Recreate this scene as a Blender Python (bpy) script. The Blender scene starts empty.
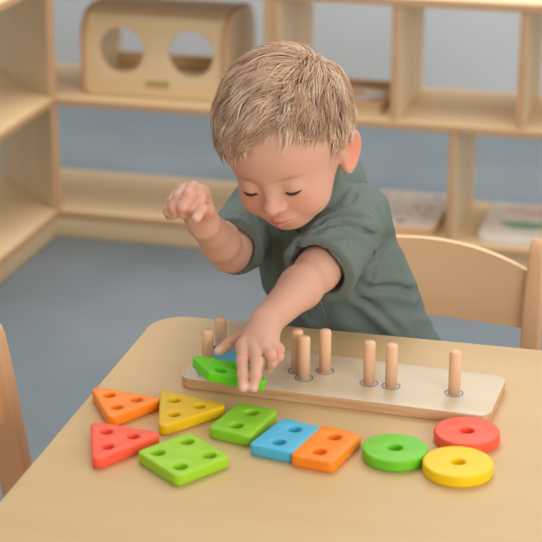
import bpy, bmesh, math, random
import numpy as np
from mathutils import Vector, Matrix
R = math.radians
T = 0.48                      # table top height
rnd = random.Random(7)
sc = bpy.context.scene

# ------------------------------------------------------------------ camera
CP = math.radians(20.3); CF = 1750.0; CH = 0.80 + T
cam = bpy.data.cameras.new('camera'); camo = bpy.data.objects.new('camera', cam)
sc.collection.objects.link(camo); sc.camera = camo
camo.location = (0, 0, CH); camo.rotation_euler = (math.pi/2 - CP, 0, 0)
cam.sensor_width = 36; cam.lens = CF/542*36; cam.clip_start = .05; cam.clip_end = 50
cam.dof.use_dof = True; cam.dof.focus_distance = 2.0; cam.dof.aperture_fstop = 6.5
# ------------------------------------------------------------------ light
w = bpy.data.worlds.new('world'); sc.world = w; w.use_nodes = True
w.node_tree.nodes['Background'].inputs[0].default_value = (1.0, .985, .96, 1)
w.node_tree.nodes['Background'].inputs[1].default_value = 0.52
def area(name, loc, target, sx, sy, power, col):
    l = bpy.data.lights.new(name, 'AREA'); l.shape = 'RECTANGLE'; l.size = sx; l.size_y = sy
    l.energy = power; l.color = col
    o = bpy.data.objects.new(name, l); sc.collection.objects.link(o); o.location = loc
    o.rotation_euler = (Vector(target) - Vector(loc)).to_track_quat('-Z', 'Y').to_euler()
area('window_daylight', (2.7, 1.7, 1.9), (.1, 2.1, .5), 1.6, 1.4, 16, (1, .97, .93))
area('front_fill', (1.7, -1.2, 1.7), (.2, 2.6, .5), 2.0, 1.6, 64, (1, .98, .95))  # soft fill added in front to brighten upright faces, not a window
area('rear_overhead_fill', (0.3, 3.5, 2.6), (0.2, 3.7, 0), 2.6, 1.4, 54, (1, .97, .93))  # overhead fill, added and placed to brighten the shelves; no fixture there
area('back_wall_fill', (0.3, 5.0, 2.55), (0.5, 6.0, 1.3), 2.5, .6, 14, (1, 1, 1))  # extra lamp added only to brighten the back wall
sc.view_settings.view_transform = 'Standard'; sc.view_settings.look = 'None'
sc.view_settings.exposure = 0.0; sc.view_settings.gamma = 1; sc.view_settings.use_curve_mapping = False

# ------------------------------------------------------------------ materials
def srgb(r, g, b):
    f = lambda c: (c/255/12.92) if c/255 <= .04045 else ((c/255+.055)/1.055)**2.4
    return (f(r), f(g), f(b), 1)
def base_mat(name, col, rough=.5, spec=.5):
    m = bpy.data.materials.new(name); m.use_nodes = True
    b = m.node_tree.nodes['Principled BSDF']
    b.inputs['Base Color'].default_value = col; b.inputs['Roughness'].default_value = rough
    b.inputs['Specular IOR Level'].default_value = spec
    return m, m.node_tree, b
def noisy(name, c1, c2, scale=5, stretch=(1, 1, 1), rough=.5, spec=.5, bump=0., detail=4, rot=(0, 0, 0), dist=0.):
    m, nt, b = base_mat(name, c1, rough, spec)
    tc = nt.nodes.new('ShaderNodeTexCoord'); mp = nt.nodes.new('ShaderNodeMapping')
    mp.inputs['Scale'].default_value = stretch; mp.inputs['Rotation'].default_value = rot
    n = nt.nodes.new('ShaderNodeTexNoise'); n.inputs['Scale'].default_value = scale
    n.inputs['Detail'].default_value = detail; n.inputs['Distortion'].default_value = dist
    r = nt.nodes.new('ShaderNodeValToRGB'); r.color_ramp.elements[0].position = .3; r.color_ramp.elements[1].position = .7
    r.color_ramp.elements[0].color = c1; r.color_ramp.elements[1].color = c2
    nt.links.new(tc.outputs['Object'], mp.inputs[0]); nt.links.new(mp.outputs[0], n.inputs[0])
    nt.links.new(n.outputs[0], r.inputs[0]); nt.links.new(r.outputs[0], b.inputs['Base Color'])
    if bump:
        bp = nt.nodes.new('ShaderNodeBump'); bp.inputs['Strength'].default_value = bump; bp.inputs['Distance'].default_value = .002
        nt.links.new(n.outputs[0], bp.inputs['Height']); nt.links.new(bp.outputs[0], b.inputs['Normal'])
    return m
def wood(name, c1, c2, axis='x', rough=.4, scale=9, spec=.4):
    st = {'x': (.06, 1, 1), 'y': (1, .06, 1), 'z': (1, 1, .06)}[axis]
    return noisy(name, c1, c2, scale*3, st, rough, spec, dist=.4)
M = {}
M['floor'] = noisy('vinyl_floor', srgb(112, 124, 132), srgb(131, 141, 148), 2.2, rough=.45, spec=.3, detail=9)
M['wall'] = noisy('painted_wall', srgb(206, 207, 208), srgb(212, 213, 214), 1.5, rough=.85, spec=.1)
M['ceil'] = noisy('ceiling_paint', srgb(235, 235, 232), srgb(238, 238, 236), 2, rough=.9, spec=.1)
M['table'] = wood('maple_table', srgb(209, 175, 124), srgb(215, 183, 133), 'x', .38, 5)
M['tedge'] = wood('table_edge', srgb(205, 168, 118), srgb(214, 180, 130), 'x', .45, 6)
M['shelf'] = wood('maple_shelf', srgb(230, 200, 154), srgb(238, 210, 168), 'x', .5, 5, .3)
M['shelfv'] = wood('maple_panel', srgb(228, 204, 166), srgb(235, 212, 176), 'z', .5, 5, .3)
M['sedge'] = wood('shelf_edge', srgb(205, 160, 118), srgb(214, 172, 130), 'x', .55, 6, .2)
M['beech'] = wood('beech_chair', srgb(226, 176, 132), srgb(232, 184, 142), 'z', .45, 6, .3)
M['beechx'] = wood('beech_ply', srgb(234, 186, 140), srgb(240, 194, 150), 'x', .45, 5, .3)
M['plyedge'] = wood('ply_edge', srgb(232, 200, 150), srgb(238, 208, 160), 'x', .5, 6, .3)
M['board'] = wood('pale_plywood', srgb(212, 192, 160), srgb(220, 202, 174), 'x', .3, 5, .5)
M['bedge'] = wood('plywood_edge', srgb(198, 150, 108), srgb(222, 184, 144), 'x', .55, 70, .2)
M['peg'] = wood('peg_wood', srgb(236, 190, 152), srgb(242, 200, 164), 'z', .5, 6, .3)
M['ring'] = base_mat('blue_print', srgb(96, 118, 170), .5)[0]
def paint(n, r, g, b):
    M[n] = noisy('painted_' + n, srgb(r, g, b), srgb(min(255, r+6), min(255, g+6), b+4), 60, rough=.42, spec=.4)
paint('orange', 253, 137, 28); paint('red', 250, 92, 62); paint('yellow', 246, 205, 14); paint('mustard', 232, 186, 12)
paint('lime', 158, 208, 38); paint('green', 112, 200, 40); paint('blue', 78, 182, 218); paint('lime2', 140, 200, 40)
paint('amber', 253, 140, 36); paint('leaf', 102, 212, 38)
M['shirt'] = noisy('sage_cotton', srgb(110, 122, 115), srgb(118, 130, 123), 420, rough=.95, spec=.1, bump=.25, detail=2)
M['trouser'] = noisy('grey_cotton', srgb(70, 76, 86), srgb(80, 86, 96), 300, rough=.95, spec=.1)
M['shoe'] = base_mat('shoe_canvas', srgb(60, 66, 80), .8)[0]
M['dark'] = base_mat('dark_lash', srgb(72, 48, 34), .7)[0]
M['button'] = base_mat('button_plastic', srgb(120, 132, 124), .35)[0]
M['eye'] = base_mat('eye_surface', srgb(96, 84, 76), .15)[0]
M['metal'] = base_mat('steel', srgb(150, 150, 150), .35)[0]
M['label'] = noisy('printed_label', srgb(214, 140, 92), srgb(150, 178, 96), 60, rough=.5)
M['traywhite'] = noisy('tray_print', srgb(236, 222, 208), srgb(242, 230, 220), 20, rough=.4)
M['seagreen'] = base_mat('green_print', srgb(120, 178, 134), .5)[0]
M['pinkprint'] = noisy('pink_print', srgb(226, 178, 168), srgb(238, 216, 204), 25, rough=.5)
M['lilac'] = base_mat('lilac_print', srgb(166, 140, 168), .5)[0]
M['coral'] = base_mat('coral_print', srgb(222, 150, 104), .5)[0]
M['brownp'] = base_mat('brown_print', srgb(168, 116, 84), .5)[0]
M['sand'] = base_mat('sand_print', srgb(232, 196, 140), .5)[0]

def attr_mat(name, attr, rough, spec, sss=0., radius=(1, .35, .2), sheen=0):
    m, nt, b = base_mat(name, (1, 1, 1, 1), rough, spec)
    a = nt.nodes.new('ShaderNodeAttribute'); a.attribute_name = attr
    nt.links.new(a.outputs['Color'], b.inputs['Base Color'])
    if sss:
        b.inputs['Subsurface Weight'].default_value = sss; b.inputs['Subsurface Scale'].default_value = .006
        b.inputs['Subsurface Radius'].default_value = radius
    return m
M['skin'] = attr_mat('skin', 'tone', .5, .35, .35)
M['hair'] = attr_mat('blond_hair', 'tone', .42, .45)

# ------------------------------------------------------------------ helpers
def link(o, parent=None):
    sc.collection.objects.link(o)
    if parent: o.parent = parent
    return o
def meta(o, label=None, cat=None, group=None, kind=None):
    for k, v in (('label', label), ('category', cat), ('group', group), ('kind', kind)):
        if v: o[k] = v
    return o
def empty(name, loc, rz=0):
    o = bpy.data.objects.new(name, None); o.empty_display_size = .02; o.location = loc; o.rotation_euler = (0, 0, rz)
    return link(o)
def mobj(name, me, mat, parent=None, loc=None, rot=None, smooth=None):
    o = bpy.data.objects.new(name, me)
    for m in (mat if isinstance(mat, (list, tuple)) else [mat]): me.materials.append(m)
    if loc is not None: o.location = loc
    if rot is not None: o.rotation_euler = rot
    if smooth is not None:
        if smooth >= 180: me.shade_smooth()
        else:
            me.shade_smooth()
            bm = bmesh.new(); bm.from_mesh(me)
            for e in bm.edges:
                if len(e.link_faces) == 2 and e.calc_face_angle(0) > R(smooth): e.smooth = False
            bm.to_mesh(me); bm.free()
    return link(o, parent)
def rounded(pts, r, n=6):
    out = []; N = len(pts)
    for i in range(N):
        rr = r[i] if isinstance(r, (list, tuple)) else r
        p = Vector(pts[i]); a = Vector(pts[i-1]); b = Vector(pts[(i+1) % N])
        if rr <= 0: out.append(tuple(p)); continue
        u = (a-p).normalized(); v = (b-p).normalized()
        ang = u.angle(v); d = rr/math.tan(ang/2)
        c = p + (u+v).normalized()*(rr/math.sin(ang/2))
        s = p+u*d-c; e = p+v*d-c
        a0 = math.atan2(s.y, s.x); a1 = math.atan2(e.y, e.x); da = (a1-a0+math.pi) % (2*math.pi)-math.pi
        for k in range(n+1):
            t = a0+da*k/n; out.append((c.x+rr*math.cos(t), c.y+rr*math.sin(t)))
    return out
def circ(cx, cy, r, n=32): return [(cx+r*math.cos(2*math.pi*k/n), cy+r*math.sin(2*math.pi*k/n)) for k in range(n)]
def slab(outline, holes=(), z0=0., z1=.01, bev=.0015, res=3):
    cu = bpy.data.curves.new('tmp', 'CURVE'); cu.dimensions = '2D'; cu.fill_mode = 'BOTH'
    cu.extrude = (z1-z0)/2-bev; cu.bevel_depth = bev; cu.bevel_resolution = res; cu.offset = -bev
    for pts in [outline]+list(holes):
        sp = cu.splines.new('POLY'); sp.points.add(len(pts)-1); sp.use_cyclic_u = True
        for q, (x, y) in zip(sp.points, pts): q.co = (x, y, 0, 1)
    o = bpy.data.objects.new('tmp', cu); sc.collection.objects.link(o)
    dg = bpy.context.evaluated_depsgraph_get(); me = bpy.data.meshes.new_from_object(o.evaluated_get(dg))
    bpy.data.objects.remove(o); bpy.data.curves.remove(cu)
    me.transform(Matrix.Translation((0, 0, (z0+z1)/2)))
    bm = bmesh.new(); bm.from_mesh(me); bmesh.ops.remove_doubles(bm, verts=bm.verts, dist=1e-6)
    bmesh.ops.recalc_face_normals(bm, faces=bm.faces); bm.to_mesh(me); bm.free()
    me.materials.clear(); return me
def box(x0, x1, y0, y1, z0, z1, bev=.0015):
    bm = bmesh.new(); bmesh.ops.create_cube(bm, size=1)
    for v in bm.verts:
        v.co = ((x0+x1)/2+v.co.x*(x1-x0), (y0+y1)/2+v.co.y*(y1-y0), (z0+z1)/2+v.co.z*(z1-z0))
    if bev: bmesh.ops.bevel(bm, geom=bm.edges[:], offset=bev, segments=2, affect='EDGES', profile=.5)
    me = bpy.data.meshes.new('box'); bm.to_mesh(me); bm.free(); return me
def lathe(prof, n=24):
    bm = bmesh.new(); rings = []
    for r, z in prof:
        rings.append([bm.verts.new((0, 0, z))] if r < 1e-6 else [bm.verts.new((r*math.cos(2*math.pi*k/n), r*math.sin(2*math.pi*k/n), z)) for k in range(n)])
    for a, b in zip(rings, rings[1:]):
        for k in range(n):
            q = (k+1) % n
            if len(a) == 1 and len(b) == 1: continue
            if len(a) == 1: bm.faces.new((a[0], b[k], b[q]))
            elif len(b) == 1: bm.faces.new((a[k], a[q], b[0]))
            else: bm.faces.new((a[k], a[q], b[q], b[k]))
    bmesh.ops.recalc_face_normals(bm, faces=bm.faces)
    me = bpy.data.meshes.new('lathe'); bm.to_mesh(me); bm.free(); return me
def tube(pts, rad, n=8, name='tube'):
    bm = bmesh.new(); pts = [Vector(p) for p in pts]; rings = []; up = Vector((0.13, .2, 1)).normalized()
    for i, p in enumerate(pts):
        t = (pts[min(i+1, len(pts)-1)]-pts[max(i-1, 0)]).normalized()
        a = t.cross(up).normalized(); b = t.cross(a); r = rad[i] if isinstance(rad, (list, tuple)) else rad
        rings.append([bm.verts.new(p+(a*math.cos(2*math.pi*k/n)+b*math.sin(2*math.pi*k/n))*r) for k in range(n)])
    for x, y in zip(rings, rings[1:]):
        for k in range(n): bm.faces.new((x[k], x[(k+1) % n], y[(k+1) % n], y[k]))
    bm.faces.new(rings[0][::-1]); bm.faces.new(rings[-1]); bmesh.ops.recalc_face_normals(bm, faces=bm.faces)
    me = bpy.data.meshes.new(name); bm.to_mesh(me); bm.free(); return me
def edge_mat(me, idx=1, zlim=.5):      # side faces get slot idx
    for f in me.polygons:
        if abs(f.normal.z) < zlim: f.material_index = idx

# ------------------------------------------------------------------ the room
SA = R(-15); SO = Vector((-.4687, 3.6716, 0)); SU = Vector((math.cos(SA), math.sin(SA), 0)); SV = Vector((-math.sin(SA), math.cos(SA), 0))
fl = mobj('floor', box(-4, 5, -1.5, 7.5, -.05, 0, 0), M['floor']); meta(fl, kind='structure')
WV = 1.35
def wallbox(name, x0, x1, y0, y1, z0, z1, mat):
    return meta(mobj(name, box(x0, x1, y0, y1, z0, z1, 0), mat, loc=SO, rot=(0, 0, SA)), kind='structure')
wallbox('wall_back', -2.2, 3.6, WV, WV+.1, 0, 2.8, M['wall'])
wallbox('wall_left', -2.3, -2.2, -4.2, WV+.1, 0, 2.8, M['wall'])

# ------------------------------------------------------------------ shelving
PT = .016
def shelf_board(name, outline, z0, z1, parent, mat=None):
    me = slab(outline, (), z0, z1, .002, 2); 
    o = mobj(name, me, [mat or M['shelf'], M['sedge']], parent, smooth=40); edge_mat(me); return o
DC = .235
cu_ = empty('corner_shelving_unit', SO, SA)
meta(cu_, 'pale maple L-shaped shelving unit in the corner with a diagonal divider, the box on it', 'shelving unit')
Lw = .478
outl = [(0, 0), (Lw-PT/2, 0), (Lw-PT/2, .30), (-.155, .30), (-.155-.09, .30-.09), (-.30, .155), (-.30, -Lw), (0, -Lw)]
def panel(name, p, ang, length, z0, z1, parent):   # vertical panel from p along ang
    me = box(0, length, -PT/2, PT/2, z0, z1, .002)
    o = mobj(name, me, [M['shelfv'], M['sedge']], parent, loc=(p[0], p[1], 0), rot=(0, 0, ang))
    for f in me.polygons:
        if abs(f.normal.y) < .5: f.material_index = 1
    return o
shelf_board('shelf', outl, .048, .066, cu_); shelf_board('shelf', outl, .304, .321, cu_); shelf_board('shelf', outl, .560, .578, cu_)
for z0, z1 in ((.066, .304), (.321, .56)):
    panel('divider', (0.0, 0.0), R(135), .325, z0, z1, cu_)
panel('end_panel', (Lw, 0), R(90), .30, 0, .578, cu_)
panel('end_panel', (0, -Lw), R(180), .30, 0, .578, cu_)
pl = [(0.0, .012), (Lw-PT/2, .012), (Lw-PT/2, .028), (-.016, .028), (-.016, -Lw), (-.0, -Lw)]
mobj('plinth', slab([(-.012, .012), (Lw-PT/2, .012), (Lw-PT/2, .028), (-.028, .028), (-.028, -Lw), (-.012, -Lw)][::1], (), 0, .048, .001, 1), M['shelf'], cu_)
su = empty('shelving_unit', SO+SU*(Lw+PT/2+.001), SA); W2 = .775
meta(su, 'wide open-backed maple shelving unit behind the child, holding the puzzle trays', 'shelving unit')
for z0, z1 in ((.048, .066), (.304, .321)):
    shelf_board('shelf', [(PT, 0), (W2-PT, 0), (W2-PT, .30), (PT, .30)], z0, z1, su)
shelf_board('top', [(0, 0), (W2, 0), (W2, .30), (0, .30)], .560, .578, su)
panel('end_panel', (PT/2, .001), R(90), .298, 0, .56, su); panel('end_panel', (W2-PT/2, .001), R(90), .298, 0, .56, su)
for u_ in (.258, .516): panel('divider', (u_, .003), R(90), .292, .321, .56, su)
panel('divider', (.382, .003), R(90), .292, .066, .304, su)
mobj('plinth', box(PT, W2-PT, .012, .028, 0, .048), M['shelf'], su)

# wooden box with round windows
bxo = empty('peekaboo_box', SO+SU*.052+SV*.05+Vector((0, 0, .3215)), SA)
meta(bxo, 'wooden box with two big round holes on the corner shelving unit', 'wooden box')
BW, BD, BH = .316, .23, .176
def endp(x):
    pts = [(0, 0), (BD, 0)]+[(BD/2+BD/2*math.cos(a), BH+.02-.065+.065*math.sin(a)*1.0) for a in [math.pi*k/16 for k in range(17)]]
    pts = rounded([(0, 0), (BD, 0), (BD, BH+.006), (0, BH+.006)], [.012, .012, .07, .07], 8)
    me = slab(pts, (), -.007, .007, .002, 2)
    o = mobj('end_panel', me, [M['shelfv'], M['sedge']], bxo, loc=(x, 0, 0), rot=(R(90), 0, R(90)), smooth=40); edge_mat(me)
endp(0.0); endp(BW)
hol = [circ(.085, .099, .050, 48), circ(.241, .099, .050, 48)]
fpts = rounded([(.007, .012), (BW-.007, .012), (BW-.007, BH-.012), (.007, BH-.012)], .004, 3)
mobj('front_panel', slab(fpts, hol, -.006, .006, .002, 2), M['shelf'], bxo, loc=(0, .012, 0), rot=(R(90), 0, 0), smooth=40)
mobj('back_rail', box(.007, BW-.007, BD-.018, BD-.006, .013, .045), M['shelf'], bxo)
mobj('base', box(.007, BW-.007, .006, BD-.006, .001, .013), M['shelf'], bxo)
bm = bmesh.new(); prev = None                       # bent top board
for k in range(13):
    a = math.pi*k/12; y = BD/2-math.cos(a)*(BD/2-.012); z = BH-.012+math.sin(a)**.7*.018
    row = [bm.verts.new((x, y, zz)) for x, zz in ((.007, z), (BW-.007, z), (BW-.007, z-.006), (.007, z-.006))]
    if prev:
        for i in range(4): bm.faces.new((prev[i], prev[(i+1) % 4], row[(i+1) % 4], row[i]))
    else: bm.faces.new(row)
    prev = row
bm.faces.new(prev[::-1]); bmesh.ops.recalc_face_normals(bm, faces=bm.faces)
me = bpy.data.meshes.new('top'); bm.to_mesh(me); bm.free(); mobj('top', me, M['shelfv'], bxo, smooth=40)
mobj('printed_label', box(.138, .192, .0045, .006, .022, .036, 0), M['label'], bxo)

# puzzle trays
def tray(name, ox, oy, z, w_, d_, rot, label, mats, rimmed=False, h=.018):
    e = empty(name, SO+SU*ox+SV*oy+Vector((0, 0, z)), SA+rot)
    meta(e, label, 'puzzle tray')
    o = slab(rounded([(0, 0), (w_, 0), (w_, d_), (0, d_)], .018, 6), (), 0, h, .002, 2)
    mobj('base', o, mats, e, smooth=40)
    return e
t1 = tray('puzzle_tray', .665, .035, .0665, .168, .24, 0, 'pinkish white puzzle tray with scattered small marks, low shelf beside the divider', [M['traywhite'], M['beech']])
edge_mat(t1.children[0].data)
r2 = random.Random(3)
for k in range(16):
    m = M[['lilac', 'coral', 'brownp', 'sand', 'pinkprint'][k % 5]]
    x, y = .018+(k % 4)*.036+r2.uniform(0, .014), .022+(k//4)*.055+r2.uniform(0, .02); s = r2.uniform(.004, .008)
    mobj('printed_mark', slab([(x+s*math.cos(a)*r2.uniform(.7, 1.5), y+s*math.sin(a)*r2.uniform(.7, 1.5)) for a in [j*math.pi/4 for j in range(8)]], (), .018, .0186, .0001, 1), m, t1)
t2 = tray('puzzle_tray', .925, .018, .0665, .24, .235, 0, 'cream puzzle tray with a green oval picture, low shelf right of the divider', [M['traywhite'], M['traywhite']])
mobj('printed_picture', slab([(.088+.05*math.cos(a)*(1+.15*math.sin(3*a)), .085+.022*math.sin(a)) for a in [k*math.pi/16 for k in range(32)]], (), .018, .0187, .0002, 1), M['seagreen'], t2)['label'] = 'green oval picture'
mobj('printed_picture', slab([(.09+.055*math.cos(a)*(1+.1*math.sin(4*a)), .185+.028*math.sin(a)) for a in [k*math.pi/16 for k in range(32)]], (), .018, .0187, .0002, 1), M['pinkprint'], t2)['label'] = 'pink picture'
t3 = tray('puzzle_tray', .555, .045, .3215, .158, .20, 0, 'wood-rimmed puzzle tray with orange flower, middle shelf beside the head', [M['board'], M['shelf']], h=.008)
rim = slab(rounded([(0, 0), (.158, 0), (.158, .20), (0, .20)], .018, 6), [rounded([(.014, .014), (.144, .014), (.144, .186), (.014, .186)], .01, 5)], .008, .022, .002, 2)
mobj('rim', rim, M['sedge'], t3, smooth=40)
pp = mobj('picture_plate', slab(circ(.085, .11, .052, 32), (), .008, .012, .001, 1), M['traywhite'], t3)
for k in range(5):
    a = k*2*math.pi/5; mobj('petal', slab(circ(.075+.013*math.cos(a), .115+.013*math.sin(a), .009, 14), (), .012, .0145, .0005, 1), M['amber'] if k % 2 else M['sand'], pp)
mobj('petal', slab(circ(.075, .115, .007, 14), (), .012, .015, .0005, 1), M['mustard'], pp)

# ------------------------------------------------------------------ table
TA = R(-14.2); TO = Vector((-.1392, 2.0124, 0))
tb = empty('table', TO, TA)
meta(tb, 'pale maple classroom table with rounded corners and the toys on it', 'table')
TL, TD = 1.2, .80
me = slab(rounded([(0, -TD), (TL, -TD), (TL, 0), (0, 0)], .045, 10), (), T-.024, T, .003, 3)
mobj('tabletop', me, [M['table'], M['tedge']], tb, smooth=40); edge_mat(me, 1, .3)
for a, b, c, d in ((.06, TL-.06, -.08, -.062), (.06, TL-.06, -TD+.062, -TD+.08), (.062, .08, -TD+.08, -.08), (TL-.08, TL-.062, -TD+.08, -.08)):
    mobj('apron', box(a, b, c, d, T-.085, T-.024), M['beechx'], tb)
for x in (.05, TL-.05):
    for y in (-.05, -TD+.05):
        mobj('leg', lathe([(0, 0), (.017, 0), (.018, .003), (.022, T-.024), (0, T-.024)], 20), M['beech'], tb, loc=(x, y, 0), smooth=50)

# ------------------------------------------------------------------ chairs
def chair(loc, rz, label, wi=.145):
    e = empty('classroom_chair', loc, rz)      # local: faces -Y, backrest near y=+.14
    meta(e, label, 'chair')
    SH = .26; rec = .10
    def back_y(z): return .115+max(0, z-SH)*rec*1.15
    for s in (-1, 1):
        # rear post, leaning back above the seat
        zs = [0, .12, SH, .34, .42, .485, .497, .503]; wd = [.017, .018, .019, .018, .016, .014, .011, .005]
        bm = bmesh.new(); prev = None
        for z, h in zip(zs, wd):
            y = back_y(z)-(.02 if False else 0)+max(0, SH-z)*.08; x = s*(wi+.012)
            row = []
            for ax, ay in ((-1, -1), (1, -1), (1, 1), (-1, 1)):
                hx = .013 if z < .48 else (.010 if z < .5 else .006)
                row.append(bm.verts.new((x+ax*hx, y+ay*h, z)))
            if prev:
                for i in range(4): bm.faces.new((prev[i], prev[(i+1) % 4], row[(i+1) % 4], row[i]))
            else: bm.faces.new(row[::-1])
            prev = row
        bm.faces.new(prev); bmesh.ops.recalc_face_normals(bm, faces=bm.faces)
        es = [q for q in bm.edges if abs((q.verts[0].co-q.verts[1].co).z) > .002]
        bmesh.ops.bevel(bm, geom=es, offset=.004, segments=3, affect='EDGES', profile=.5)
        me = bpy.data.meshes.new('post'); bm.to_mesh(me); bm.free(); mobj('rear_post', me, M['beech'], e, smooth=35)
        mobj('front_leg', lathe([(0, 0), (.013, 0), (.016, .01), (.017, SH-.014), (0, SH-.014)], 16), M['beech'], e, loc=(s*(wi-.005), -.10, 0), smooth=50)
    mobj('seat', slab(rounded([(-wi, -.125), (wi, -.125), (wi-.002, .125), (-wi+.002, .125)], .03, 6), (), SH-.014, SH, .003, 2), M['beechx'], e, smooth=40)
    for y in (-.1, .1): mobj('rail', box(-wi+.012, wi-.012, y-.007, y+.007, SH-.05, SH-.0145), M['beech'], e)
    # curved backrest with arched top
    bm = bmesh.new(); N = 24; g = []
    for i in range(N+1):
        u = -1+2*i/N; x = u*wi*1.0; ztop = .459+.024*(1-abs(u)**2.1); zb = .376+.003*u*u
        col = []
        for j in range(7):
            z = zb+(ztop-zb)*j/6; y = back_y(z)+.006+.020*(1-u*u)-.004
            col.append((x, y, z))
        g.append(col)
    F = [[bm.verts.new((x, y-.0055, z)) for x, y, z in c] for c in g]; B = [[bm.verts.new((x, y+.0055, z)) for x, y, z in c] for c in g]
    for i in range(N):
        for j in range(6):
            bm.faces.new((F[i][j], F[i+1][j], F[i+1][j+1], F[i][j+1])); bm.faces.new((B[i][j], B[i][j+1], B[i+1][j+1], B[i+1][j]))
        f = bm.faces.new((F[i][6], F[i+1][6], B[i+1][6], B[i][6])); f.material_index = 1
        f = bm.faces.new((F[i][0], B[i][0], B[i+1][0], F[i+1][0])); f.material_index = 1
    for j in range(6):
        bm.faces.new((F[0][j], F[0][j+1], B[0][j+1], B[0][j])); bm.faces.new((F[N][j], B[N][j], B[N][j+1], F[N][j+1]))
    bmesh.ops.recalc_face_normals(bm, faces=bm.faces)
    me = bpy.data.meshes.new('back'); bm.to_mesh(me); bm.free(); mobj('backrest', me, [M['beechx'], M['plyedge']], e, smooth=40)
    return e
chair((.168, 2.133, 0), R(-17), 'beech wood chair with curved backrest on which the child sits')
chair((-.234, 1.742, 0), R(-104.2+180), 'beech wood chair at the left end of the table, mostly outside the picture')

# ------------------------------------------------------------------ sorting toy
BA = R(-17.2)
def tw(px, py, z):       # point where the photo shows it, at height z above the table
    x = (px-271)/CF; y = -(py-271)/CF
    d = Vector((x, math.cos(CP)+y*math.sin(CP), -math.sin(CP)+y*math.cos(CP)))
    t = (z-.80)/d.z; return Vector((d.x*t, d.y*t, T+z))
BO = tw(178.5, 387.5, 0); BO.z = T
bd = empty('peg_board', BO, BA); meta(bd, 'long pale plywood board with upright wooden pegs on the table', 'peg board')
BL, BWd, BT = .350, .112, .0125
me = slab(rounded([(0, 0), (BL, 0), (BL, BWd), (0, BWd)], .014, 8), (), 0, BT, .0012, 2)
mobj('base', me, [M['board'], M['bedge']], bd, smooth=40); edge_mat(me)
bi = Matrix.Rotation(-BA, 4, 'Z')
pegm = lathe([(0, 0), (.0066, 0), (.0067, .0465), (.0063, .0487), (.0055, .0495), (0, .0495)], 20); pegm.materials.append(M['peg']); pegm.shade_smooth()
ringm = slab(circ(0, 0, .0104, 28), [circ(0, 0, .0092, 28)], 0, .0004, .0001, 1)
ringm.materials.append(M['ring'])
for px, py in ((297, 371), (304, 378), (325, 371), (369, 383), (391, 386), (454, 393), (208, 371), (221, 358)):
    P = bi @ (tw(px, py, BT)-BO)
    p_ = bpy.data.objects.new('peg', pegm); p_.location = (P.x, P.y, BT); link(p_, bd)
    if px > 250:
        q_ = bpy.data.objects.new('printed_ring', ringm); q_.location = (P.x, P.y, BT); link(q_, bd); q_['label'] = 'thin blue ring printed round a peg'

PH = .0125
def piece(name, mat, pts, r, holes, label, group=None, hr=.0072, z=0.):
    """pts: photo points of the top-face corners"""
    P = [tw(x, y, PH+z) for x, y in pts]; c = sum(P, Vector())/len(P)
    loc = Vector((c.x, c.y, T+z))
    out = [((p-c).x, (p-c).y) for p in P]
    hs = [circ((h[0]), (h[1]), hr, 20) for h in holes(out)]
    o = mobj(name, slab(rounded(out, r, 6), hs, 0, PH, .0022, 3), mat, loc=loc, smooth=50)
    return meta(o, label, 'toy block', group)
def tri_h(o): return [(p[0]*.355, p[1]*.355) for p in o]
def quad_h4(o): return [(p[0]*.54, p[1]*.54) for p in o]
def pair(o):     # two holes along the long axis
    a = ((o[0][0]+o[1][0])/2, (o[0][1]+o[1][1])/2); return [(a[0]*.48, a[1]*.48), (-a[0]*.48, -a[1]*.48)]
def reg(px, py, rad, n, rot):    # regular n-gon by centre in photo
    c = tw(px, py, PH); return c, [(rad*math.cos(rot+2*math.pi*k/n), rad*math.sin(rot+2*math.pi*k/n)) for k in range(n)]
def tri_piece(name, mat, pts, label):
    return piece(name, mat, pts, .007, tri_h, label, None, .0062)
tri_piece('triangle_block', M['orange'], [(89, 385), (165, 397.5), (109, 419)], 'orange triangle block with three holes near the left table edge')
tri_piece('triangle_block', M['red'], [(90, 420), (165, 432.5), (92, 462)], 'red triangle block with three holes')
tri_piece('triangle_block', M['mustard'], [(160, 388), (230, 404.5), (158, 428)], 'yellow triangle block with three holes')
piece('square_block', M['lime'], [(190, 431), (231, 456), (177, 477), (136, 451)], .007, quad_h4, 'yellow-green square block with four holes', None, .0072)
piece('rectangle_block', M['lime2'], [(239, 402), (279, 409), (250, 437), (207, 427)], .007, pair, 'lime green rectangular block with two holes, in front of the peg board')
piece('rectangle_block', M['blue'], [(283, 417), (323, 427), (292, 453), (248, 444)], .006, pair, 'sky blue rectangular block with two holes touching the orange one')
piece('rectangle_block', M['orange'], [(322, 424), (363, 434), (333, 463), (289, 455)], .007, pair, 'orange rectangular block with two holes')
for px, py, rr, m, lab in ((395, 447, .0335, 'green', 'green disc with a centre hole, left of the yellow disc'), (467, 430, .0345, 'red', 'red disc with a centre hole beside the board end'), (458, 461, .0355, 'yellow', 'yellow disc with a centre hole nearest the camera')):
    c = tw(px, py, PH)
    o = mobj('disc_block', slab(circ(0, 0, rr, 64), [circ(0, 0, .0072, 24)], 0, PH, .0022, 3), M[m], loc=(c.x, c.y, T), smooth=50); meta(o, lab, 'toy block')
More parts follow.
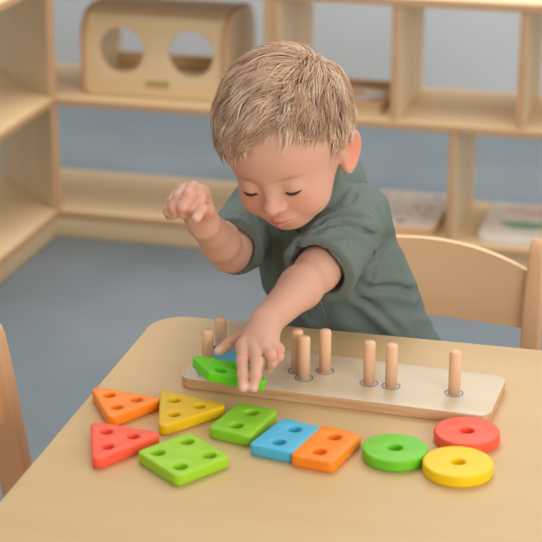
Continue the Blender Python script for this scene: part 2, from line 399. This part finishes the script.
# blue block on the left pegs, tilted green block in the hand
q1 = bi @ (tw(208, 371, BT)-BO); q2 = bi @ (tw(221, 358, BT)-BO)
mid = (q1+q2)/2; cb = BO+Matrix.Rotation(BA, 4, 'Z') @ Vector((mid.x+.0125, mid.y, 0)); cb.z = T+BT+.0002
dq = q2-q1; ah = math.atan2(dq.y, dq.x)-math.pi/2
hl = dq.length/2
hs = [circ(sx*.0125-0, sy*hl, .0085, 20) for sx in (-1,) for sy in (-1, 1)]
o = mobj('rectangle_block', slab(rounded([(-.0235, -.032), (.0235, -.032), (.0235, .032), (-.0235, .032)], .006, 6), hs, 0, PH, .0022, 3), M['blue'], loc=cb, rot=(0, 0, BA+ah), smooth=50)
meta(o, 'blue block on the left pegs, mostly hidden under the green block', 'toy block')
A_ = tw(188, 353, .052); B_ = tw(209, 372, .046); C_ = tw(272, 383.5, .0365)
D_ = A_+C_-B_; cg = (A_+C_)/2
ex = (C_-B_).normalized(); ez = ex.cross((A_-B_)).normalized(); ey = ez.cross(ex)
loc2 = lambda P: ((P-cg).dot(ex), (P-cg).dot(ey))
q4 = [loc2(B_), loc2(C_), loc2(D_), loc2(A_)]
gb = mobj('rhombus_block', slab(rounded(q4, .006, 6), [circ(p[0]*.42, p[1]*.42, .0062, 20) for p in (q4[0], q4[2])], -PH, 0, .0022, 3), M['leaf'], smooth=50)
gb.matrix_world = Matrix((ex, ey, ez)).transposed().to_4x4(); gb.location = cg
meta(gb, "bright green rhombus block tilted under the child's fingers on the board", 'toy block')
GN = ez.copy(); GC = cg.copy()

# ------------------------------------------------------------------ the child: implicit surfaces
def smin(a, b, k):
    h = np.clip(.5+.5*(b-a)/k, 0, 1); return b*(1-h)+a*h-k*h*(1-h)
def smax(a, b, k): return -smin(-a, -b, k)
def ell(p, c, r, Rm=None):
    q = p-np.array(c)
    if Rm is not None: q = q@Rm
    r = np.array(r); k0 = np.linalg.norm(q/r, axis=1); k1 = np.linalg.norm(q/(r*r), axis=1)
    return k0*(k0-1)/np.maximum(k1, 1e-6)
def cap(p, a, b, ra, rb):
    a = np.array(a, float); b = np.array(b, float); ab = b-a
    t = np.clip(((p-a)@ab)/(ab@ab), 0, 1)
    return np.linalg.norm(p-a-t[:, None]*ab, axis=1)-(ra+(rb-ra)*t)
def sph(p, c, r): return np.linalg.norm(p-np.array(c), axis=1)-r
def rotm(ax, ang):
    return np.array(Matrix.Rotation(ang, 3, ax))
def P3(px, py, Y):       # photo point at depth Y, z relative to table
    x = (px-271)/CF; y = -(py-271)/CF
    d = np.array([x, math.cos(CP)+y*math.sin(CP), -math.sin(CP)+y*math.cos(CP)]); t = Y/d[1]
    return np.array([0, 0, .80])+d*t
def Pz(px, py, z):
    v = tw(px, py, z); return np.array([v.x, v.y, v.z-T])

def surface(fn, lo, hi, h, B=8):
    lo = np.array(lo); n = (np.ceil((np.array(hi)-lo)/h/B).astype(int))*B
    nb = n//B
    I = np.stack(np.meshgrid(*[np.arange(k) for k in nb], indexing='ij'), -1).reshape(-1, 3)
    cen = lo+(I*B+B/2-.5)*h
    d = np.concatenate([fn(c) for c in np.array_split(cen, max(1, len(cen)//200000))])
    V = np.repeat(np.repeat(np.repeat(np.sign(d).reshape(nb).astype(np.float32), B, 0), B, 1), B, 2)*np.float32(h)
    keep = I[np.abs(d) < B*h*.87*1.25+.004]
    off = np.stack(np.meshgrid(*[np.arange(B)]*3, indexing='ij'), -1).reshape(-1, 3)
    for ch in np.array_split(keep, max(1, len(keep)//500)):
        idx = (ch[:, None, :]*B+off[None]).reshape(-1, 3)
        V[idx[:, 0], idx[:, 1], idx[:, 2]] = fn(lo+idx*h)
    # naive surface nets
    S = V < 0
    c = np.zeros(np.array(V.shape)-1, np.uint8)
    sl = lambda a, d_, e: a[d_[0]:a.shape[0]-1+d_[0], d_[1]:a.shape[1]-1+d_[1], d_[2]:a.shape[2]-1+d_[2]]
    corners = [(i, j, k) for i in (0, 1) for j in (0, 1) for k in (0, 1)]
    for q in corners: c += sl(S, q, 0)
    act = np.argwhere((c > 0) & (c < 8)); del c
    vid = -np.ones(np.array(V.shape)-1, np.int32); vid[act[:, 0], act[:, 1], act[:, 2]] = np.arange(len(act))
    acc = np.zeros((len(act), 3)); cnt = np.zeros(len(act))
    cv = {q: V[act[:, 0]+q[0], act[:, 1]+q[1], act[:, 2]+q[2]] for q in corners}
    for a in corners:
        for ax in range(3):
            if a[ax]: continue
            b = list(a); b[ax] = 1; b = tuple(b)
            va, vb = cv[a], cv[b]; m = (va < 0) != (vb < 0)
            t = np.where(m, va/np.where(m, va-vb, 1), 0)
            pos = np.tile(np.array(a, float), (len(act), 1)); pos[:, ax] = t
            acc[m] += pos[m]; cnt[m] += 1
    verts = lo+(act+acc/np.maximum(cnt, 1)[:, None])*h
    faces = []
    for ax in range(3):
        u, v = (ax+1) % 3, (ax+2) % 3
        s0 = [slice(None)]*3; s1 = [slice(None)]*3; s0[ax] = slice(0, -1); s1[ax] = slice(1, None)
        A, Bq = S[tuple(s0)], S[tuple(s1)]
        E_ = np.argwhere(A != Bq); E_ = E_[(E_[:, u] > 0) & (E_[:, v] > 0) & (E_[:, u] < S.shape[u]-1) & (E_[:, v] < S.shape[v]-1)]
        ins = A[E_[:, 0], E_[:, 1], E_[:, 2]]
        def g(du, dv):
            Q = E_.copy(); Q[:, u] += du; Q[:, v] += dv; return vid[Q[:, 0], Q[:, 1], Q[:, 2]]
        f = np.stack([g(-1, -1), g(0, -1), g(0, 0), g(-1, 0)], 1); f[~ins] = f[~ins][:, ::-1]; faces.append(f)
    faces = np.concatenate(faces); faces = faces[(faces >= 0).all(1)]
    return verts, faces
def np_mesh(name, verts, faces):
    me = bpy.data.meshes.new(name); k = faces.shape[1]
    me.vertices.add(len(verts)); me.vertices.foreach_set('co', verts.astype(np.float32).ravel())
    me.loops.add(faces.size); me.loops.foreach_set('vertex_index', faces.astype(np.int32).ravel())
    me.polygons.add(len(faces)); me.polygons.foreach_set('loop_start', np.arange(0, faces.size, k, dtype=np.int32))
    me.polygons.foreach_set('loop_total', np.full(len(faces), k, np.int32)); me.update(calc_edges=True); me.validate()
    me.shade_smooth(); return me
def tone(me, col):
    a = me.color_attributes.new('tone', 'FLOAT_COLOR', 'POINT')
    a.data.foreach_set('color', np.concatenate([col, np.ones((len(col), 1))], 1).astype(np.float32).ravel())

# head pose
HC = np.array([.019, 1.93, .242]); HS = .95
ya, pa, ra = -.361, .29, -.15
HR = rotm('Z', ya)@rotm('X', pa)@rotm('Y', ra)
def to_head(p): return ((p-HC)@HR)/HS
def from_head(q): return (np.array(q)*HS)@HR.T+HC

def face_sdf(q):
    ax = q.copy(); ax[:, 0] = np.abs(ax[:, 0])
    d = ell(q, (0, .010, .018), (.072, .090, .083))
    d = smin(d, ell(q, (0, -.026, .022), (.060, .055, .056)), .02)
    d = smin(d, ell(q, (0, -.026, -.034), (.053, .045, .053)), .022)
    d = smin(d, ell(ax, (.030, -.043, -.045), (.025, .024, .024)), .018)
    d = smin(d, ell(q, (0, -.045, -.073), (.023, .021, .0165)), .018)
    d = smin(d, ell(q, (0, -.064, -.061), (.019, .0115, .012)), .010)
    d = smax(d, -ell(ax, (.0265, -.089, -.016), (.015, .0140, .0100)), .014)        # eye socket
    lid = sph(ax, (.0265, -.0640, -.0190), .0120)
    d = smin(d, lid, .007)
    d = smax(d, -cap(ax, (.0185, -.0750, -.0235), (.0270, -.0772, -.0260), .0010, .0014), .001)
    d = smax(d, -cap(ax, (.0270, -.0772, -.0260), (.0355, -.0738, -.0232), .0014, .0008), .001)
    d = smin(d, cap(q, (0, -.071, -.012), (0, -.0815, -.037), .0055, .0072), .009)
    d = smin(d, sph(q, (0, -.0840, -.0395), .0086), .005)
    d = smin(d, ell(ax, (.0088, -.0765, -.0425), (.0062, .0075, .0058)), .004)
    d = smax(d, -ell(ax, (.0046, -.0835, -.0478), (.0026, .004, .003)), .002)        # nostril
    # lips
    up = smin(cap(ax, (0.0022, -.0782, -.0595), (.0165, -.0685, -.0630), .0034, .0018), 1e3+0*d, .001)
    lo = cap(ax, (0, -.0768, -.0665), (.0130, -.0690, -.0645), .0040, .0022)
    d = smin(d, up, .004); d = smin(d, lo, .0035)
    d = smax(d, -cap(ax, (0, -.0822, -.0630), (.0185, -.0700, -.0638), .0011, .0007), .0015)
    # ears
    e = ax-np.array([.0700, .014, -.022]); e = e@rotm('Z', R(-22))@rotm('X', R(-26))
    rr = np.sqrt((e[:, 1]/(.0145+.12*e[:, 2].clip(-.03, .03)))**2+(e[:, 2]/.0245)**2)
    disc = smax((rr-1)*.016, np.abs(e[:, 0])-.0024, .004)-.0012
    helix = np.sqrt(((rr-.93)*.0175)**2+(e[:, 0]-.0030)**2)-.0031
    helix = np.where(e[:, 1] < -.010, helix+.004, helix)
    ear = smin(disc, helix, .003)
    ear = smax(ear, -ell(e, (.006, -.002, -.001), (.0066, .0088, .0145)), .002)
    ear = smin(ear, sph(e, (.001, -.013, -.003), .0042), .004)
    d = smin(d, ear, .005)
    return d

# joints (z relative to table top)
SL = P3(360, 216, 2.005); EL = P3(318, 270, 1.900); WL = P3(266, 322, 1.785)
SR = P3(254, 214, 2.065); ER = P3(230, 252, 1.965); WR = P3(204, 224, 1.875)
NB = np.array([.052, 2.035, .155]); NT = from_head([0, .030, -.045])
TA_ = np.array([.054, 2.050, .105]); TB_ = np.array([.150, 2.130, -.165])
ta = (TA_-TB_)/np.linalg.norm(TA_-TB_); lat = SL-SR; lat -= ta*(lat@ta); lat /= np.linalg.norm(lat); fro = np.cross(ta, lat)
TL_ = np.linalg.norm(TA_-TB_)
def torso(p, a0, a1, b0, b1, top=1.0, endr=.05):
    q = p-TB_; z = q@ta; x = q@lat; y = q@fro; t = np.clip(z/TL_, 0, top)
    a = a0+(a1-a0)*t; b = b0+(b1-b0)*t; dz = np.maximum(0, np.maximum(-z, z-TL_*top))
    r = np.sqrt((x/a)**2+(y/b)**2+(dz/endr)**2)
    g = np.sqrt((x/a**2)**2+(y/b**2)**2+(dz/endr**2)**2)
    return r*(r-1)/np.maximum(g, 1e-5)
# left hand
lh = {
 'index': ([Pz(243, 346, .066), Pz(242.5, 361, .061), Pz(243, 375, .053), Pz(243.3, 387.5, .0440)], (.0074, .0066, .0060, .0054)),
 'middle': ([Pz(253.5, 347, .067), Pz(257, 362, .063), Pz(255.5, 376, .054), Pz(253.5, 387.5, .0435)], (.0074, .0066, .0060, .0054)),
 'ring': ([Pz(264, 348, .068), Pz(271, 355, .066), Pz(271.5, 363, .056), Pz(269, 368.5, .048)], (.0070, .0062, .0057, .0052)),
 'pinky': ([Pz(272, 345, .064), Pz(279, 349, .058), Pz(279, 357, .050), Pz(275, 361, .046)], (.0064, .0056, .0051, .0047)),
 'thumb': ([Pz(252, 334, .066), Pz(240, 339, .062), Pz(228, 344.5, .0585), Pz(219, 351, .0535)], (.0095, .0080, .0066, .0056)),
}
rh = {
 'index': ([P3(203, 190, 1.856), P3(200, 195, 1.829), P3(192, 205, 1.822), P3(190, 212, 1.832)], (.0074, .0066, .0060, .0054)),
 'middle': ([P3(193.5, 186, 1.858), P3(188.5, 192, 1.827), P3(182, 204, 1.820), P3(181.5, 212, 1.830)], (.0074, .0066, .0061, .0055)),
 'ring': ([P3(184, 188, 1.860), P3(178.5, 195, 1.831), P3(173.5, 205, 1.825), P3(174, 213, 1.835)], (.0070, .0064, .0058, .0052)),
 'pinky': ([P3(177, 194, 1.862), P3(171.5, 200, 1.838), P3(168, 208, 1.833), P3(169, 214, 1.841)], (.0064, .0058, .0053, .0048)),
 'thumb': ([P3(205, 218, 1.862), P3(207, 207, 1.842), P3(201, 206, 1.822), P3(196.5, 215, 1.812)], (.0095, .0078, .0066, .0057)),
}
for H_ in (rh,):
    for k_ in H_: H_[k_] = ([v+np.array([0, 0, -.003]) for v in H_[k_][0]], H_[k_][1])
def hand(p, H, W, rw):
    d = None
    ks = ('index', 'middle', 'ring', 'pinky')
    m = [H[k][0][0] for k in ks]
    cent = (W*.45+(m[0]+m[1]+m[2]+m[3])/4*.55)
    for k in range(4):
        c = cap(p, W+(m[k]-W)*.15, m[k], .0125, .0080); d = c if d is None else smin(d, c, .007)
    d = smin(d, cap(p, W, cent, rw*.92, .0150), .010)
    thp = H['thumb'][0]; d = smin(d, cap(p, W+(thp[0]-W)*.3, thp[0], .0115, .0095), .008)
    fs = []
    for k in ('index', 'middle', 'ring', 'pinky', 'thumb'):
        P_, r_ = H[k]; f = None
        for i in range(3):
            c = cap(p, P_[i], P_[i+1], r_[i], r_[i+1]); f = c if f is None else smin(f, c, .0025)
        for i in (1, 2): f = smin(f, sph(p, P_[i], r_[i]*.99), .002)
        fs.append(f)
    fing = fs[0]
    for f in fs[1:]: fing = smin(fing, f, .0012)
    return smin(d, fing, .0045)
KL = np.array([.135, 1.90, -.19]); KR = np.array([.01, 1.93, -.19]); HL_ = np.array([.20, 2.12, -.17]); HR_ = np.array([.09, 2.14, -.17])
FL = np.array([.15, 1.92, -.42]); FR = np.array([.0, 1.96, -.42])
def gate(p, c, r, fn, big=.2):
    m = np.linalg.norm(p-c, axis=1) < r; out = np.full(len(p), big)
    if m.any(): out[m] = fn(p[m])
    return out
def arms(p, s=1., e=0.):
    d = cap(p, SL, EL, .030*s+e, .0245*s+e)
    d2 = smin(cap(p, EL, EL+(WL-EL)*.35, .0240, .0240), cap(p, EL+(WL-EL)*.35, WL, .0240, .0168), .01)
    d = smin(d, d2, .012)
    g = cap(p, SR, ER, .029*s+e, .0225*s+e)
    g2 = smin(cap(p, ER, ER+(WR-ER)*.4, .0225, .0225), cap(p, ER+(WR-ER)*.4, WR, .0225, .0175), .01)
    return np.minimum(d, smin(g, g2, .012))
def body_sdf(p):
    d = torso(p, .082, .074, .060, .052)
    d = smin(d, cap(p, SR, SL, .026, .026), .03)
    d = smin(d, arms(p), .018)
    d = smin(d, cap(p, NB, NT, .033, .032), .025)
    for a, b, c in ((HL_, KL, FL), (HR_, KR, FR)):
        d = smin(d, cap(p, a, b, .045, .034), .02); d = smin(d, cap(p, b, c, .032, .020), .015)
        d = smin(d, cap(p, c, c+np.array([-.01, -.045, -.035]), .016, .014), .01)
    d = smin(d, gate(p, HC, .17, lambda q: face_sdf(to_head(q))*HS), .016)
    d = smin(d, gate(p, lh['middle'][0][0], .10, lambda q: hand(q, lh, WL, .0175)), .006)
    d = smin(d, gate(p, rh['middle'][0][0], .09, lambda q: hand(q, rh, WR, .0185)), .006)
    return d
V_, F_ = surface(body_sdf, (-.14, 1.66, -.48), (.27, 2.24, .36), .0016)
# skin tone
def mix(c, col, w_): return c*(1-w_[:, None])+np.array(col)[None]*w_[:, None]
def lin(r, g, b): return srgb(r, g, b)[:3]
col = np.tile(np.array(lin(220, 170, 145)), (len(V_), 1))
q = to_head(V_); aq = q.copy(); aq[:, 0] = np.abs(aq[:, 0])
nearh = (np.linalg.norm(V_-HC, axis=1) < .17)
bl = lambda c, r, pw=1.: np.where(nearh, np.exp(-(np.linalg.norm((aq-np.array(c))/np.array(r), axis=1))**2), 0)*pw
col = mix(col, lin(238, 148, 128), bl((.036, -.066, -.044), (.018, .02, .015), .32))
col = mix(col, lin(236, 158, 138), bl((0, -.09, -.042), (.012, .012, .010), .45))
col = mix(col, lin(242, 140, 112), bl((.078, .014, -.024), (.012, .03, .03), .60))
col = mix(col, lin(206, 118, 104), np.clip(bl((0, -.080, -.0665), (.0125, .010, .0040), 1.1)+bl((.003, -.080, -.0598), (.0115, .010, .0030), .9), 0, .85))
col = mix(col, lin(150, 82, 66), bl((0.0, -.078, -.0632), (.015, .012, .0010), .6))
col = mix(col, lin(178, 124, 92), bl((.027, -.074, -.0035), (.0140, .014, .0022), .60))
col = mix(col, lin(120, 76, 60), bl((.0270, -.078, -.0250), (.0105, .008, .0022), .85))
for H, W in ((lh, WL), (rh, WR)):
    for k in H:
        for i in (1, 2):
            dd = np.linalg.norm(V_-H[k][0][i], axis=1); col = mix(col, lin(232, 158, 134), np.exp(-(dd/.008)**2)*.4)
        tip = H[k][0][3]; dr = tip-H[k][0][2]; dr /= np.linalg.norm(dr)
        dd = np.linalg.norm(V_-(tip+dr*.003+np.array([0, -.001, .003])), axis=1); col = mix(col, lin(250, 206, 190), np.exp(-(dd/.0048)**2)*.75)
base = np.array([.13, 2.10, -T])
V_w = V_-base
me = np_mesh('body', V_w, F_); tone(me, col)
child = mobj('child', me, M['skin'], loc=tuple(base+np.array([0, 0, T])))
meta(child, 'blond toddler in a sage green polo shirt leaning over the table, pressing a green block', 'person')
def cpart(name, v, f, mat): return mobj(name, np_mesh(name, v-base, f), mat, child)
def ctube(name, pts, r, mat, n=6, par=None, org=None): 
    return mobj(name, tube([tuple(np.array(p)-(base if org is None else org)) for p in pts], r, n), mat, par or child, smooth=180)

# shirt
uL = (EL-SL)/np.linalg.norm(EL-SL); uR = (ER-SR)/np.linalg.norm(ER-SR)
hemL = SL+uL*(np.linalg.norm(EL-SL)*1.0); hemR = SR+uR*(np.linalg.norm(ER-SR)*.88)
def folds(p):
    a = p@np.array([58., 22, 105]); b = p@np.array([150., -30, 80]); c = p@np.array([-60., 90, 150])
    f = np.sin(a+1.6*np.sin(b*.45))*.5+np.sin(b*.8+1.3*np.sin(c*.3)+1)*.35+np.sin(c*.9+np.sin(a*.7)*1.5)*.25
    return f
def armfold(p):
    dL = p-(SL+uL*.03+np.array([-.01, .0, -.045])); r = np.linalg.norm(dL, axis=1)
    th = np.arctan2(dL@ta, dL@lat)
    return np.sin(th*7+r*30)*np.exp(-(r/.09)**2)*np.clip(r/.03, 0, 1)
def sleeve(p, S, u, hem, r0, r1):
    L = (hem-S)@u; d = cap(p, S, S+u*(L+.05), r0, r0+(r1-r0)*(L+.05)/L)
    pl_ = (p-hem)@u
    ring = np.exp(-((pl_+.012)/.0016)**2)*.0007
    d = smax(d+ring, pl_, .003)
    inner = smax(cap(p, hem-u*.024, hem+u*.05, r1-.016, r1-.0030), -(pl_+.02), .004)
    return smax(d, -inner, .001)
def shirt_base(p):
    d = torso(p, .101, .094, .087, .066, 1.0, .045)
    d = smin(d, cap(p, SR+np.array([0, 0, .004]), SL+np.array([0, 0, .004]), .033, .033), .03)
    d = smin(d, cap(p, NB-np.array([0, .0, .02]), NB+(NT-NB)*.45, .049, .0435), .02)
    F = folds(p)
    d = d-F*.0030
    neckcut = (p-(NB+(NT-NB)*.60))@((NT-NB)/np.linalg.norm(NT-NB)+np.array([0, -.30, 0]))
    d = smax(d, neckcut, .003)
    a = sleeve(p, SL+np.array([.002, .0, 0]), uL, hemL, .036, .0460)-F*.0022
    b = sleeve(p, SR, uR, hemR, .036, .0385)-F*.0012
    d = smin(d, a, .010); d = smin(d, b, .010)
    d = d-armfold(p)*.0020
    q = (p-TB_)@ta
    d = smax(d, -(q+.005), .004)      # hem
    return d
def on_shirt(px, py):
    o = np.array([0, 0, .80]); d_ = P3(px, py, 1.0)-o; ts = np.linspace(1.75, 2.2, 700)
    P = o+d_[None]*ts[:, None]; dd = shirt_base(P); i = np.argmax(dd < 0)
    return P[i] if dd[i] < 0 else None
creases = []
for pts, dep, wd in (
    ([(315, 228), (326, 220), (337, 216.5), (352, 216), (367, 219)], .0052, .0034),
    ([(317, 233), (328, 226), (340, 224), (360, 229), (376, 238)], .0056, .0034),
    ([(330, 236), (345, 236), (360, 243), (368, 252)], .0030, .0040),
    ([(374, 206), (381, 216), (383, 227), (378, 240), (373, 250), (370, 262)], .0036, .0028),
    ([(357, 178), (358, 190), (350, 203)], .0040, .0026),
    ([(367, 287), (382, 287), (398, 288), (414, 293), (426, 305)], .0062, .0042),
    ([(356, 296), (368, 303), (380, 312), (392, 324), (402, 333)], .0050, .0040),
    ([(378, 262), (374, 272), (366, 282)], .0045, .0035),
    ([(392, 250), (398, 268), (404, 280)], .0022, .0040),
    ([(248, 208), (254, 222), (258, 240)], .0018, .0030), ([(238, 204), (243, 222), (250, 238)], .0016, .0030),
    ([(268, 232), (268, 252), (270, 275)], .0035, .0035), ([(276, 238), (280, 262), (283, 285)], .0030, .0030),
    ([(300, 238), (296, 252), (292, 262)], .0030, .0030), ([(345, 270), (340, 258), (328, 249), (314, 247)], .0018, .0014)):
    Q = [on_shirt(*q_) for q_ in pts]; Q = [q_ for q_ in Q if q_ is not None]
    if len(Q) > 1: creases.append((Q, dep, wd))
def shirt_sdf(p):
    d = shirt_base(p)
    for Q, dep, wd in creases:
        c = np.mean(Q, axis=0); m = np.linalg.norm(p-c, axis=1) < .09
        if not m.any(): continue
        pp = p[m]; r = np.full(len(pp), 9.)
        for a, b in zip(Q, Q[1:]): r = np.minimum(r, cap(pp, a, b, 0, 0))
        end = np.minimum(np.linalg.norm(pp-Q[0], axis=1), np.linalg.norm(pp-Q[-1], axis=1)); fade = np.clip(end/.012, .25, 1)
        d[m] += (dep*np.exp(-(r/wd)**2)-dep*.38*np.exp(-((r-wd*2.6)/(wd*1.5))**2))*fade
    return d
V, F = surface(shirt_sdf, (-.14, 1.82, -.25), (.29, 2.26, .26), .0022)
shirt_o = cpart('shirt', V, F, M['shirt'])
def collar_sdf(p):
    ax = (NT-NB)/np.linalg.norm(NT-NB); q = p-NB; z = q@ax; r = np.linalg.norm(q-z[:, None]*ax, axis=1)
    xl = q@lat; yf = q@fro
    R0 = .0500-.45*(z-.016)+.012*np.clip(.012-z, 0, 1)*40*.5
    d = np.abs(r-R0)-.0022
    low = np.where(yf > 0, .0, 0)
    d = smax(d, np.abs(z-.015)-.022, .003)
    d = smax(d, .009-np.where(yf < 0, 0.02, 0)-np.abs(xl), .002) if False else d
    # opening at the front
    front = -(np.abs(xl)-.010-.5*np.maximum(0, .02-z)); frontm = (q@np.array([0, -1, 0])) > 0
    d = np.where(frontm, smax(d, front, .002), d)
    return d
V, F = surface(collar_sdf, (-.05, 1.93, .08), (.15, 2.13, .24), .0018)
cpart('collar', V, F, M['shirt']).parent = shirt_o
# placket and buttons run down the chest
def chest_hit(o, dr):
    t = np.linspace(0, .25, 500); P = o+dr[None]*t[:, None]; d = shirt_sdf(P); i = np.argmax(d < 0); return P[i]
fd = fro if fro[1] < 0 else -fro
pk = []
for k in range(9):
    o = TA_+(TB_-TA_)*(-.12+k*.055); pk.append(chest_hit(o+fd*.16, -fd))
bm = bmesh.new(); prev = None
for p_ in pk:
    row = [bm.verts.new(tuple(p_+lat*x+fd*h-base)) for x, h in ((-.011, -.003), (-.0105, .0022), (.0105, .0022), (.011, -.003))]
    if prev:
        for i in range(3): bm.faces.new((prev[i], prev[i+1], row[i+1], row[i]))
    prev = row
bmesh.ops.recalc_face_normals(bm, faces=bm.faces); me = bpy.data.meshes.new('placket'); bm.to_mesh(me); bm.free()
plk = mobj('placket', me, M['shirt'], shirt_o, smooth=40)
for k in (2, 5):
    b_ = mobj('button', lathe([(0, 0), (.0045, 0), (.005, .001), (.0042, .002), (.0025, .0015), (0, .0015)], 16), M['button'], shirt_o, loc=tuple(pk[k]+fd*.002-base), smooth=60)
    b_.rotation_euler = Vector(fd).to_track_quat('Z', 'Y').to_euler()
# trousers and shoes
def trouser_sdf(p):
    d = torso(p, .088, .080, .072, .06, .25, .05)
    for a, b, c in ((HL_, KL, FL), (HR_, KR, FR)):
        d = smin(d, cap(p, a, b, .052, .042), .02); d = smin(d, cap(p, b, c+np.array([0, 0, .03]), .041, .032), .015)
    return d
V, F = surface(trouser_sdf, (-.08, 1.82, -.44), (.29, 2.26, -.06), .004); cpart('trousers', V, F, M['trouser'])
for c in (FL, FR):
    def shoe(p, c=c):
        d = smin(cap(p, c+np.array([0, .015, -.02]), c+np.array([-.012, -.065, -.033]), .027, .024), sph(p, c+np.array([0, .01, -.0]), .027), .02)
        return smax(d, -(p[:, 2]+T-.001), .003)
    V, F = surface(shoe, tuple(c+np.array([-.06, -.12, -.065])), tuple(c+np.array([.06, .08, .05])), .004); cpart('shoe', V, F, M['shoe'])
# eyes and lashes
for s in (-1, 1):
    c = from_head([s*.0265, -.0640, -.0195]); e_ = mobj('eye', lathe([(0, -.0112)]+[(.0112*math.cos(a), .0112*math.sin(a)) for a in [R(-80+10*k) for k in range(17)]]+[(0, .0112)], 20), M['eye'], child, loc=tuple(c-base), smooth=180)
    pts = []
    for k in range(11):
        az = R(-62+124*k/10); elv = R(-27+10*abs(k-5)/5)
        v = np.array([math.sin(az)*math.cos(elv), -math.cos(az)*math.cos(elv), math.sin(elv)])*.0126
        pts.append(from_head(np.array([s*.0265, -.0642, -.0190])+v))
    ctube('eyelashes', pts, [.0006, .0011, .0015, .0017, .0018, .0018, .0018, .0017, .0015, .0011, .0006], M['dark'], 8, e_, c)

# hair: clumped tapered strands over the scalp
HCn = np.array([0, .010, .018]); HRd = np.array([.0735, .0915, .0845])
crown = np.array([.030, .050, .085])-HCn; crown /= np.linalg.norm(crown)
g = np.random.default_rng(11)
def hairline(d):       # allowed root?
    x, y, z = d*HRd+HCn
    if (x/1.0)**2 > .045**2 and abs(y-.012) < .024 and z < .010: return False
    if y < -.028: return z > .056-.10*(abs(x)/.07)**2*.25
    if y < -.012: return z > .056+(y+.028)/.016*(-.058)
    if y < .034: return z > .008
    return z > -.050
def strand(root, nrm_len, lift, flow, wob, nseg=9):
    pts = []; d = root/np.linalg.norm(root); h = .001
    step = nrm_len/nseg; vel = None
    for i in range(nseg+1):
        t = i/nseg
        off = .002+lift*math.sin(min(1, t*1.15)*math.pi*.62)*.9
        P = HCn+d*(HRd+off)
        pts.append(P)
        away = d-crown*1.0; away -= d*(away@d); away /= (np.linalg.norm(away)+1e-6)
        tang = away*1.0+flow*(1.0 if t < .7 else .7)+np.array([0, 0, -.35])*t
        tang += wob*math.sin(t*5+wob[0]*40)*1.0
        tang -= d*(tang@d); tang /= (np.linalg.norm(tang)+1e-6)
        d = d+tang*step/np.linalg.norm(HRd*tang)
        d /= np.linalg.norm(d)
    return np.array(pts)
VV = []; FF = []; CC = []; nv = 0
def add_strand(P, r, c):
    global nv
    n = len(P); tg = np.gradient(P, axis=0); tg /= np.linalg.norm(tg, axis=1)[:, None]+1e-9
    nr = (P-HCn)/HRd**2; nr /= np.linalg.norm(nr, axis=1)[:, None]
    sd = np.cross(tg, nr); sd /= np.linalg.norm(sd, axis=1)[:, None]+1e-9
    tt = np.linspace(0, 1, n); rr = r*np.clip(1.15*(1-tt**2.2), .10, 1)
    ring = np.stack([P+sd*rr[:, None], P+nr*rr[:, None]*.8, P-sd*rr[:, None], P-nr*rr[:, None]*.5], 1)
    VV.append(ring.reshape(-1, 3)); b = nv
    for i in range(n-1):
        for k in range(4):
            FF.append((b+i*4+k, b+i*4+(k+1) % 4, b+(i+1)*4+(k+1) % 4, b+(i+1)*4+k))
    rootc = c*.90; colr = rootc[None]*(1-tt[:, None])+c[None]*tt[:, None]*1.0
    CC.append(np.repeat(colr, 4, axis=0)); nv += n*4
pal = [lin(240, 207, 174), lin(226, 190, 156), lin(204, 163, 134), lin(252, 228, 200), lin(180, 139, 112)]
nc = 0; tries = 0
while nc < 900 and tries < 20000:
    tries += 1
    d = g.normal(size=3); d /= np.linalg.norm(d)
    if not hairline(d): continue
    nc += 1
    x, y, z = d
    topness = max(0, z)
    L = g.uniform(.030, .040)+.024*topness*(1 if y < .5 else .5)
    if y < -.2: L *= (.84 if x < .1 else .72)
    if x > .5: L *= .7
    lift = g.uniform(.003, .007)+.010*topness
    flow = np.array([-.45-.75*topness+g.normal()*.30, -.20*topness+g.normal()*.15, 0])*(1 if x < .45 else .25)
    cw = np.array(pal[g.choice(5, p=[.30, .27, .18, .15, .10])])
    wob = g.normal(size=3)*.45*(1 if x < .5 else .3)
    tipd = None
    for k in range(13):
        dd = d+g.normal(size=3)*.060; dd /= np.linalg.norm(dd)
        P = strand(dd, L*g.uniform(.85, 1.1), lift*g.uniform(.8, 1.25), flow+g.normal(size=3)*.04, wob)
        if tipd is None: tipd = P
        else:
            t = np.linspace(0, 1, len(P))[:, None]; P = P*(1-.55*t**1.2)+tipd*(.55*t**1.2)
        add_strand(P, g.uniform(.00032, .00070), cw*g.uniform(.90, 1.08))
# short underlayer
nu = 0
while nu < 2600:
    d = g.normal(size=3); d /= np.linalg.norm(d)
    if not hairline(d): continue
    nu += 1
    P = strand(d, g.uniform(.018, .032), .0016, np.array([-.3, -.1, 0])+g.normal(size=3)*.15, g.normal(size=3)*.15, 5)
    add_strand(P, g.uniform(.0008, .0013), np.array(pal[g.choice([1, 2, 4, 0])])*.92)
hv = from_head(np.concatenate(VV)); hme = np_mesh('hair', hv-base, np.array(FF)); tone(hme, np.clip(np.concatenate(CC), 0, 1))
ho = mobj('hair', hme, M['hair'], child)
